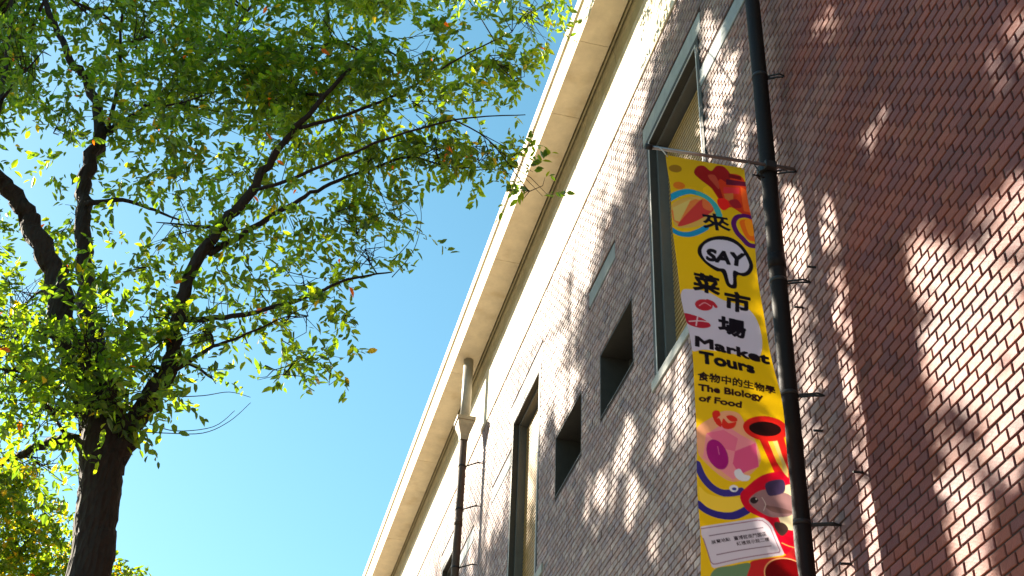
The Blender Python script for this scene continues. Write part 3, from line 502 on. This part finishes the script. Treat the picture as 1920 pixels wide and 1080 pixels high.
ART_X, ART_Z = 2.45, 5.54+H
BY = 5.53
edge = np.array(EDGE); ez = edge[::-1, 0]; el_ = edge[::-1, 1]; er = edge[::-1, 2]
def sm(zq, arr):
    acc = 0
    for k in (-.12, -.06, 0, .06, .12): acc = acc+np.interp(zq+k, ez, arr)
    return acc/5
BZ0, BZ1 = -3.35, 0.0
NU, NV = 160, 1040
zz = np.linspace(BZ1, BZ0, NV+1)
uu = np.linspace(0, 1, NU+1)
LX = sm(zz, el_)[:, None]; RX = sm(zz, er)[:, None]
GX = LX+(RX-LX)*uu[None, :]; GZ = zz[:, None]+np.interp(uu, [0, 1], [-.010, .010])[None, :]*np.clip(1+zz/.4, 0, 1)[:, None]
def raster():
    ss = [(-.25, -.25), (.25, -.25), (-.25, .25), (.25, .25)]
    du = .5/NU; dz = (BZ1-BZ0)/NV; out = np.zeros((NV+1, NU+1, 3))
    polys = []
    for a in ART:
        if a[0] == 'P':
            pts = np.array(crom(a[2], 5, True) if a[3] else a[2]); polys.append(('poly', srgb(*a[1]), pts))
        elif a[0] == 'S':
            pts = np.array(crom(a[3], 6) if a[4] else a[3]); polys.append(('line', srgb(*a[1]), pts, a[2]*.00175))
        else:
            _, col, txt, (o_, e_, t_), bold = a
            cu = bpy.data.curves.new('lettering', 'FONT'); cu.body = txt; cu.resolution_u = 4
            ob = bpy.data.objects.new('lettering', cu); COL.objects.link(ob)
            dg = bpy.context.evaluated_depsgraph_get(); dg.update(); ev = ob.evaluated_get(dg); me = ev.to_mesh(); me.calc_loop_triangles()
            v = np.array([(q.co.x, q.co.y) for q in me.vertices]); tri = np.array([t.vertices[:] for t in me.loop_triangles])
            ev.to_mesh_clear(); bpy.data.objects.remove(ob); bpy.data.curves.remove(cu)
            x0, x1 = v[:,0].min(), v[:,0].max(); cjk = ord(txt[0]) > 0x2000
            y0_, y1_ = (-.10, .86) if cjk else (0, .73)
            o_, e_, t_ = map(np.array, (o_, e_, t_))
            q = o_+((v[:,0:1]-x0)/(x1-x0))*(e_-o_)+((v[:,1:2]-y0_)/(y1_-y0_))*(t_-o_)
            es = np.sort(np.concatenate([tri[:, [0, 1]], tri[:, [1, 2]], tri[:, [2, 0]]]), 1); ue, cn = np.unique(es, axis=0, return_counts=True)
            polys.append(('tri', srgb(*col), q, tri, ue[cn == 1], bold*float(np.linalg.norm(t_-o_))*(1.05 if cjk else 1.7)))
    base = np.array(srgb(236, 188, 8))
    for sx, sz in ss:
        X = GX+sx*du; Z = GZ+sz*dz
        img = np.empty((NV+1, NU+1, 3)); img[:] = base
        top = np.clip(1+Z/.62, 0, 1)[..., None]; img = img*(1-top)+np.array(srgb(205, 165, 18))*top     # printed yellow, a little ochre towards its top
        for P in polys:
            if P[0] == 'tri':
                q, tri, be, bw_ = P[2], P[3], P[4], P[5]
                for ia, ib in be:
                    a_, b_ = q[ia], q[ib]; d_ = b_-a_; n_ = np.linalg.norm(d_)+1e-9; s_ = np.array((-d_[1], d_[0]))/n_*bw_; k_ = d_/n_*bw_*.6
                    fill(img, X, Z, np.array([a_-k_+s_, b_+k_+s_, b_+k_-s_, a_-k_-s_]), P[1])
                for t in tri:
                    A_, B_, C_ = q[t]
                    fill(img, X, Z, np.array([A_, B_, C_]), P[1])
            elif P[0] == 'poly': fill(img, X, Z, P[2], P[1])
            else:
                pts, wd = P[2], P[3]; lo = pts.min(0)-wd; hi = pts.max(0)+wd
                i0, i1 = rows(lo[1], hi[1])
                if i1 <= i0: continue
                xs = X[i0:i1]; zs_ = Z[i0:i1]; dm = np.full(xs.shape, 9.)
                for (ax, az), (bx, bz) in zip(pts, pts[1:]):
                    ex, ezz = bx-ax, bz-az; L2 = ex*ex+ezz*ezz+1e-12
                    t = np.clip(((xs-ax)*ex+(zs_-az)*ezz)/L2, 0, 1); dm = np.minimum(dm, (xs-ax-t*ex)**2+(zs_-az-t*ezz)**2)
                img[i0:i1][dm < wd*wd] = P[1]
        out += img/4
    return out
def rows(z0, z1):
    d = (BZ1-BZ0)/NV
    return max(0, int((BZ1-z1-.012)/d)), min(NV+1, int((BZ1-z0+.012)/d)+2)
def fill(img, X, Z, pts, col):
    lo = pts.min(0); hi = pts.max(0); i0, i1 = rows(lo[1], hi[1])
    if i1 <= i0: return
    j0 = max(0, int((lo[0]-float(np.max(LX[i0:i1]))-.01)/.5*NU)-4); j1 = min(NU+1, int((hi[0]-float(np.min(LX[i0:i1]))+.01)/.48*NU)+4)
    if j1 <= j0: return
    x = X[i0:i1, j0:j1]; z = Z[i0:i1, j0:j1]; ins = np.zeros(x.shape, bool); n = len(pts)
    for k in range(n):
        ax, az = pts[k]; bx, bz = pts[(k+1) % n]
        if az == bz: continue
        c = ((az > z) != (bz > z)) & (x < (bx-ax)*(z-az)/(bz-az)+ax); ins ^= c
    img[i0:i1, j0:j1][ins] = col
rgb = raster()
rip = .016*np.sin(zz[:, None]*5.2+1.1*uu[None, :])+.008*np.sin(zz[:, None]*11+3*uu[None, :]+1)+.010*np.sin(uu[None, :]*3.1+zz[:, None]*1.3)
GY = BY+rip*np.clip(-zz[:, None]*3+.15, 0, 1)
bv = np.stack([GX+ART_X, GY, GZ+ART_Z], -1).reshape(-1, 3)
ii = np.arange((NV+1)*(NU+1)).reshape(NV+1, NU+1)
bf = np.stack([ii[:-1, :-1], ii[1:, :-1], ii[1:, 1:], ii[:-1, 1:]], -1).reshape(-1, 4)
def clothmat():
    m = bpy.data.materials.new('printed_banner_cloth'); m.use_nodes = True; n = m.node_tree.nodes; l = m.node_tree.links
    p = n['Principled BSDF']; p.inputs['Roughness'].default_value = .5; p.inputs['Specular IOR Level'].default_value = .35
    c = n.new('ShaderNodeVertexColor'); c.layer_name = 'print'; l.new(c.outputs['Color'], p.inputs['Base Color'])
    tr = n.new('ShaderNodeBsdfTranslucent'); l.new(c.outputs['Color'], tr.inputs['Color'])
    ms = n.new('ShaderNodeMixShader'); ms.inputs[0].default_value = .42
    l.new(p.outputs[0], ms.inputs[1]); l.new(tr.outputs[0], ms.inputs[2]); l.new(ms.outputs[0], n['Material Output'].inputs['Surface'])
    return m
BAN = thing('banner', (ART_X, BY, ART_Z), 'tall yellow exhibition banner printed with Market Tours hanging beside the drainpipe', 'banner')
cl_col = np.concatenate([rgb.reshape(-1, 3), np.ones(((NV+1)*(NU+1), 1))], 1)
mesh('cloth', bv, bf, clothmat(), BAN, True, cl_col, cname='print')
for sx in (0, NU):
    e = bv[ii[0, sx]]; g = MB()
    g.tube([tuple(e+np.array((.012 if sx == 0 else -.012, 0, -.014))), tuple(e+np.array((-.01 if sx == 0 else .02, .02, .05))), tuple(e+np.array((-.03 if sx == 0 else .06, .045, .10)))], .004, 6)
    g.build('tie_cord', M_CORD, BAN, True)
ARM = thing('hanging_rod', (2.75, 5.575, 5.66+H), 'thin steel rod holding the top of the yellow banner out from the wall', 'rod')
MB().tube([(2.045, 5.575, 5.612+H), (2.4, 5.575, 5.635+H), (2.985, 5.575, 5.672+H)], .0115, 10).build('rod', M_ROD, ARM, True)
g = MB(); g.tube([(2.02, 5.575, 5.611+H), (2.06, 5.575, 5.613+H)], .019, 10); g.build('end_cap', M_IRON, ARM, True)
g = MB(); g.tube([(2.83, 5.645, 5.645+H), (2.83, 5.645, 5.69+H)], .0615, 18); g.bevbox(2.79, 2.86, 5.56, 5.60, 5.64+H, 5.695+H, .004); g.build('clamp', M_IRON, ARM)
g = MB(); g.tube([(2.70, 5.57, 5.55+H), (2.735, 5.58, 5.56+H), (2.79, 5.60, 5.575+H)], .006, 6); g.tube([(2.72, 5.575, 5.64+H), (2.74, 5.575, 5.60+H), (2.78, 5.6, 5.52+H)], .004, 6); g.build('hook', M_IRON, ARM)

# ------------------------------------------------------------------ trees
LEAFP = np.array([(.044,.082,.016),(.034,.070,.022),(.055,.095,.016),(.080,.115,.014),(.026,.054,.022),(.046,.084,.020)])
def leaf_block(base, axis, nor, ln, wd):
    """arrays of leaves -> verts (n,6,3): base, two right, tip, two left; folded along the midrib"""
    side = np.cross(nor, axis); side /= np.linalg.norm(side, axis=1)[:, None]+1e-9; nn = np.cross(axis, side)
    L = ln[:, None]; W = wd[:, None]
    r1 = base+axis*L*.30+side*W*.46+nn*W*.16; r2 = base+axis*L*.66+side*W*.38+nn*W*.12
    l1 = base+axis*L*.30-side*W*.46+nn*W*.16; l2 = base+axis*L*.66-side*W*.38+nn*W*.12
    tip = base+axis*L-nn*L*.06
    return np.stack([base, r1, r2, tip, l2, l1], 1)
def unit(v): return v/(np.linalg.norm(v, axis=-1, keepdims=True)+1e-9)
def leaves_for(centres, spread_dir, per, ln0, rs, yellow=.015):
    """clusters of leaves strung along short hanging sprays"""
    n = len(centres); d = unit(spread_dir+rs.normal(0, .55, (n, 3))+np.array((0, 0, -.25)))
    C = np.repeat(centres, per, 0); Dr = np.repeat(d, per, 0); k = np.tile(np.arange(per), n)
    t = (k+.5)/per; sl_ = np.repeat(rs.uniform(.16, .34, n), per)
    base = C+Dr*(t*sl_)[:, None]+np.array((0, 0, -1.))*(t*t*sl_*.35)[:, None]
    out = unit(np.cross(Dr, rs.normal(0, 1, (n*per, 3))))
    ax = unit(Dr*.75+out*.9+np.array((0, 0, -.30))+rs.normal(0, .2, (n*per, 3)))
    nor = unit(np.array((0, 0, 1.))+rs.normal(0, .55, (n*per, 3)))
    ln = ln0*rs.uniform(.5, 1.3, n*per); wd = ln*rs.uniform(.40, .52, n*per)
    vb = leaf_block(base, ax, nor, ln, wd)
    col = LEAFP[rs.integers(0, len(LEAFP), n*per)]*rs.uniform(.75, 1.25, (n*per, 1))
    tw = np.repeat(rs.uniform(.8, 1.2, n), per)[:, None]; col = col*tw
    old = rs.random(n*per) < yellow; col[old] = np.array((.17, .13, .015))*rs.uniform(.8, 1.2, (old.sum(), 1))
    red = rs.random(n*per) < .0025; col[red] = np.array((.24, .055, .02))
    return vb, col, d, sl_[::per]
LFACE = np.array([(0, 1, 2, 3), (0, 3, 4, 5)])
LIT = [(3.52, 4.54, 0.18, 0.18), (4.67, 5.12, 0.12, 0.16), (3.77, 3.86, 0.2, 0.16), (4.49, 4.15, 0.2, 0.16), (4.25, 3.63, 0.34, 0.3), (4.55, 3.57, 0.17, 0.25), (4.12, 3.37, 0.26, 0.2), (4.49, 2.94, 0.17, 0.2), (4.53, 2.69, 0.13, 0.2), (4.09, 3.03, 0.09, 0.08), (4.23, 2.91, 0.1, 0.07), (5.69, 5.25, 0.2, 0.38), (5.78, 4.6, 0.16, 0.35), (5.8, 4.2, 0.13, 0.18), (5.83, 3.91, 0.08, 0.12), (8.04, 5.27, 0.31, 0.18), (9.11, 5.65, 0.35, 0.19), (8.8, 5.1, 0.16, 0.12), (9.95, 5.7, 0.26, 0.18), (7.82, 5.65, 0.17, 0.2), (9.48, 5.6, 0.26, 0.15), (6.61, 7.33, 0.31, 0.24), (6.27, 6.58, 0.2, 0.17), (6.69, 7.88, 0.21, 0.21), (6.97, 7.17, 0.14, 0.2), (5.23, 5.04, 0.12, 0.2), (5.28, 4.46, 0.12, 0.24), (5.31, 3.99, 0.09, 0.17), (5.25, 3.54, 0.11, 0.24), (5.24, 3.15, 0.1, 0.2), (5.23, 2.89, 0.08, 0.1), (8.94, 5.07, 0.13, 0.1), (8.41, 4.54, 0.1, 0.08), (7.93, 7.49, 0.12, 0.37), (10.85, 7.3, 0.38, 0.27), (7.6, 5.11, 0.08, 0.2), (6.81, 8.25, 0.14, 0.21), (5.96, 6.0, 0.13, 0.24), (7.3, 7.75, 0.2, 0.35), (4.95, 6.3, 0.12, 0.16)]  # wall patches kept sunlit by leaving out the leaves in the way

LITA = np.array(LIT)
def in_gap(C, pad=.05):
    a = WX-C[:, 0]; yw = C[:, 1]-a*(-SUN.y/SUN.x); zw = C[:, 2]-H-a*(-SUN.z/SUN.x); out = np.zeros(len(C), bool)
    wob = .05*np.sin(yw*19+zw*7)+.05*np.sin(zw*23-yw*11)
    for (y, z, ry, rz) in LIT: out |= ((yw-y+wob)/(ry+pad))**2+((zw-z+wob)/(rz+pad))**2 < 1
    return out
def keep_spray(C, rs, lift=0.):
    """crown gaps: sprays dropped so the sun reaches chosen parts of the wall"""
    a = WX-C[:, 0]; yw = C[:, 1]-a*(-SUN.y/SUN.x)*1.0; zw = C[:, 2]-H-a*(-SUN.z/SUN.x)
    yn = yw+rs.normal(0, .03, len(C)); zn = zw+rs.normal(0, .03, len(C))
    d = np.min(((yn[:, None]-LITA[None, :, 0])/(LITA[None, :, 2]+.02))**2+((zn[:, None]-LITA[None, :, 1])/(LITA[None, :, 3]+.02))**2, 1)
    lim = np.interp(yw, [6.5, 8, 9.5, 11, 12.5, 15, 17, 30], [9.1, 8.9, 8.3, 7.5, 6.9, 7.3, 7.9, 8.0])+rs.normal(0, .16, len(C))+lift
    return (d > 1) & ((zw < lim) | ((lift > 0) & (a < 2.2) & (rs.random(len(C)) < .8)))
def foliage(name, vb, col, parent, kind='stuff'):
    n = len(vb); f = (np.arange(n)[:, None, None]*6+LFACE[None]).reshape(-1, 4)
    c = np.concatenate([np.repeat(col, 6, 0), np.ones((n*6, 1))], 1)
    return mesh(name, vb.reshape(-1, 3), f, M_LEAF, parent, False, c, kind=kind)

T1 = thing('camphor_tree', (-.95, 9, 0), 'tall leafy tree with dark forked trunk whose crown reaches towards the cornice', 'tree', None)
def spine(pts, sub=4):
    P = crom([p[:3] for p in pts], sub); R = np.interp(np.linspace(0, len(pts)-1, len(P)), range(len(pts)), [p[3] for p in pts]); return P, R
tk = [(-.97, 9.02, -.05, .26), (-.95, 9.0, .35, .20), (-.92, 9, 1.6, .17), (-.91, 9, 3.6, .155)]+LIMBS['trunk']
P, R = spine(tk, 6); MB().tube(P, R, 20, noise=.05).build('trunk', M_BARK, T1, True)
allpts = []
for k, v in LIMBS.items():
    if k == 'trunk': continue
    P, R = spine(v, 5); n_ = 14 if R[0] > .04 else 8
    P = [p+rng.normal(0, .25, 3)*r for p, r in zip(P, R)]
    MB().tube(P, R, n_, noise=.07).build('limb', M_BARK, T1, True)
    allpts += [np.append(p, r) for p, r in zip(P, R)]
allpts = np.array(allpts)
extra = []
for i in range(8):                             # unseen part of the crown, clumps added to shade the wall
    extra.append((rng.uniform(-4.4, -1.0), rng.uniform(7.5, 11.0), rng.uniform(11.6, 13.2), rng.uniform(.4, .6), .75))
for i in range(20):
    a_ = rng.uniform(6.3, 7.4); extra.append((WX-a_, rng.uniform(3.2, 5.2)+1.057*a_, rng.uniform(2.9, 6.4)+H+.84*a_, rng.uniform(.42, .6), 1.2))
tw = MB(); cents = []; dirs = []
rs = np.random.default_rng(5)
for (cx, cy, cz, r, dens) in CLUMPS+extra:
    c = np.array((cx, cy, cz)); dd = np.linalg.norm(allpts[:, :3]-c, axis=1)
    j = int(np.argmin(dd+np.where(allpts[:, 2] > cz+.15, .6, 0))); st = allpts[j, :3]; L = np.linalg.norm(c-st)
    mid = (st+c)/2+np.array((0, 0, .12*L))+rs.normal(0, .06*L, 3)
    bp = crom([st, mid, c, c+unit(c-st)*r*.5], 4); rad = np.linspace(min(.014+.006*r, allpts[j, 3]*.9), .004, len(bp))
    if not in_gap(np.array(bp[2:]), .03).any(): tw.tube(bp, rad, 5, False)
    n = int(dens*(26+330*r**2.3))
    ns = max(4, int(11*r/.45)); sc_ = unit(rs.normal(0, 1, (ns, 3)))*(rs.random((ns, 1))**.4)*r*.92*np.array((1, 1.0, .85))     # tufts within the clump
    q = c+sc_[rs.integers(0, ns, n)]+rs.normal(0, .105, (n, 3))*np.array((1, 1, .8))
    dr = unit(q-c+np.array((0, 0, .1)))
    cents.append(q); dirs.append(dr)
    for m_ in range(min(n, 26)):
        s = bp[min(len(bp)-1, 3+rs.integers(0, len(bp)-3))]; e = q[m_]; h = (s+e)/2+rs.normal(0, .05, 3)
        if not in_gap(np.array([(s+h)/2, h, e]), .03).any(): tw.tube([s, h, e], [.005, .0035, .002], 3, False)
for t in TWIGS:
    P = crom(t, 5); tw.tube(P, np.linspace(.0042, .002, len(P)), 4, False)
tw.build('twigs', M_BARK, T1, True, kind='stuff')
cents = np.concatenate(cents); dirs = np.concatenate(dirs)
ks = keep_spray(cents, rs, .5); cents = cents[ks]; dirs = dirs[ks]
vb, col, dd_, sl__ = leaves_for(cents, dirs, 10, .086, rs)
# keep the foliage clear of the building
ok = (vb[:, :, 0].max(1) < 2.5) & ~in_gap(vb[:, 0])
vb = vb[ok]; col = col[ok]
lc = vb.mean(1)-np.array((0, 0, H)); dp = lc@np.array(FW); ax_ = lc@np.array(RT)/dp*2527; ay_ = lc@np.array(UP)/dp*2527
seen = (np.abs(ax_) < 940) & (np.abs(ay_) < 520)
sel = np.argsort(np.where(seen, dp, 1e9))[:300]; rest = np.ones(len(vb), bool); rest[sel] = False
foliage('foliage', vb[rest], col[rest], T1)
for i in sel:
    o_ = vb[i].mean(0); me = bpy.data.meshes.new('leaf'); me.from_pydata((vb[i]-o_).tolist(), [], LFACE.tolist()); me.materials.append(M_LEAF)
    at = me.color_attributes.new('tint', 'FLOAT_COLOR', 'POINT'); at.data.foreach_set('color', np.tile(np.append(col[i], 1), 6).astype(np.float32))
    o = bpy.data.objects.new('leaf', me); COL.objects.link(o); o.parent = T1; o.location = Vector(o_)-ORG[T1.name]
print('leaves', len(vb))

def street_tree(base, th, label, seed, lobes, sprays, group, yellow=.06):
    """tall tree: trunk, limbs running into its crown, twigs, and leaf sprays"""
    r = random.Random(seed); rs = np.random.default_rng(seed); bx, by, bz = base
    T = thing('street_tree', base, label, 'tree', group)
    P2 = crom([(bx, by, -.14), (bx+.06, by, th*.35), (bx+r.uniform(-.2, .2), by, th*.7), (bx+r.uniform(-.2, .2), by+.1, th)], 5)
    MB().tube(P2, np.linspace(.30, .17, len(P2)), 14, noise=.05).build('trunk', M_BARK, T, True)
    tws = MB(); tips = []
    lob = [np.array(l[:3]) for l in lobes]+[sprays[rs.integers(0, len(sprays))] for _ in range(9) if len(sprays)]
    for c in lob:
        st = np.array(P2[-1-r.randint(0, 5)]); mid = (st+c)/2+np.array((0, 0, .3))+rs.normal(0, .25, 3); q = crom([st, mid, c], 7)
        MB().tube(q, np.linspace(.10, .02, len(q)), 8, noise=.06).build('limb', M_BARK, T, True); tips += [np.array(x) for x in q[3:]]
    tips = np.array(tips); ce = [sprays] if len(sprays) else []
    for (cx, cy, cz, rr, n) in lobes:
        q = np.array((cx, cy, cz))+unit(rs.normal(0, 1, (n, 3)))*rr*(rs.random((n, 1))**.45)*np.array((1, 1, .8))
        ce.append(q)
    ce = np.concatenate(ce)
    for i in range(0, len(ce), 14):
        s = ce[i]; j = np.argmin(np.linalg.norm(tips-s, axis=1))
        q = crom([tips[j], (tips[j]+s)/2+np.array((0, 0, .1)), s], 3)
        if not in_gap(np.array(q), .02).any(): tws.tube(q, np.linspace(.012, .003, len(q)), 3, False)
    tws.build('twigs', M_BARK, T, True, kind='stuff')
    ks = keep_spray(ce, rs); ce = ce[ks]
    vb, col, _, _ = leaves_for(ce, unit(rs.normal(0, 1, (len(ce), 3))), 8, .11, rs, yellow)
    ok = (vb[:, :, 0].max(1) < 2.4) & ~in_gap(vb[:, 0]); foliage('foliage', vb[ok], col[ok]*np.array((1.2, 1.12, .9)), T)
    return T
# street tree crowns, sprays laid along the sun direction to shade the wall
def crown_sprays(n, rs):
    yw = rs.uniform(2.6, 18.5, n); zw = rs.uniform(1.8, 9.2, n); low = zw > np.interp(yw, [3, 6.5, 9, 12, 17, 19], [2.2, 3.0, 4.4, 5.3, 6.7, 7.0]); yw = yw[low]; zw = zw[low]; n = len(yw)
    dn = np.where(zw < 6.2, 1., .85)*(.35+1.3*vnoise(yw+40, zw+40, .32, 9))
    k = (rs.random(n) < dn) & ((yw > 6.5+.5*np.sin(zw*2.1)) | ((zw > 3.9) & (rs.random(n) < .7))); yw = yw[k]; zw = zw[k]
    a = rs.uniform(0, 1, len(yw))*2.8+np.maximum(8.0, (3+.19*yw)/.8+.5)
    return np.stack([WX-a, yw+a*(-SUN.y/SUN.x), zw+H+a*(-SUN.z/SUN.x)], 1)
CS = crown_sprays(40000, np.random.default_rng(21))
TREEY = [12.4, 16.6, 20.8, 25.4]
own = np.argmin(np.abs(CS[:, 1:2]+np.random.default_rng(4).normal(0, .5, (len(CS), 1))-np.array(TREEY)[None]), 1)
GR = 'street trees along the pavement'
street_tree((-6.6, 12.4, 0), 8.0, 'street tree with a high crown left of the forked tree, nearest the camera', 13, [(-6.6,12.4,13,1.0,150)], CS[own == 0], GR)
street_tree((-4.9, 17.6, 0), 8.5, 'pale green tree standing behind the dark trunk, low at the left edge', 3, [(-4.0,18,10.0,1.4,500),(-2.7,18.2,9.9,.95,420),(-3.0,18.0,10.7,.55,130),(-1.55,18.4,9.5,.62,190),(-2.2,18.2,9.0,.9,300),(-5.2,17.4,11.5,1.4,200)], CS[own == 1], GR, .12)
street_tree((-7.0, 21.2, 0), 9.0, 'street tree with a tall crown, second behind the forked tree', 8, [(-7.0,21,13.5,1.4,150)], CS[own == 2], GR, .12)
street_tree((-7.6, 26.0, 0), 9.0, 'street tree with a tall crown, farthest along the pavement', 18, [(-7.6,26,13.5,1.5,150)], CS[own == 3], GR, .12)
print('sprays', len(CS))
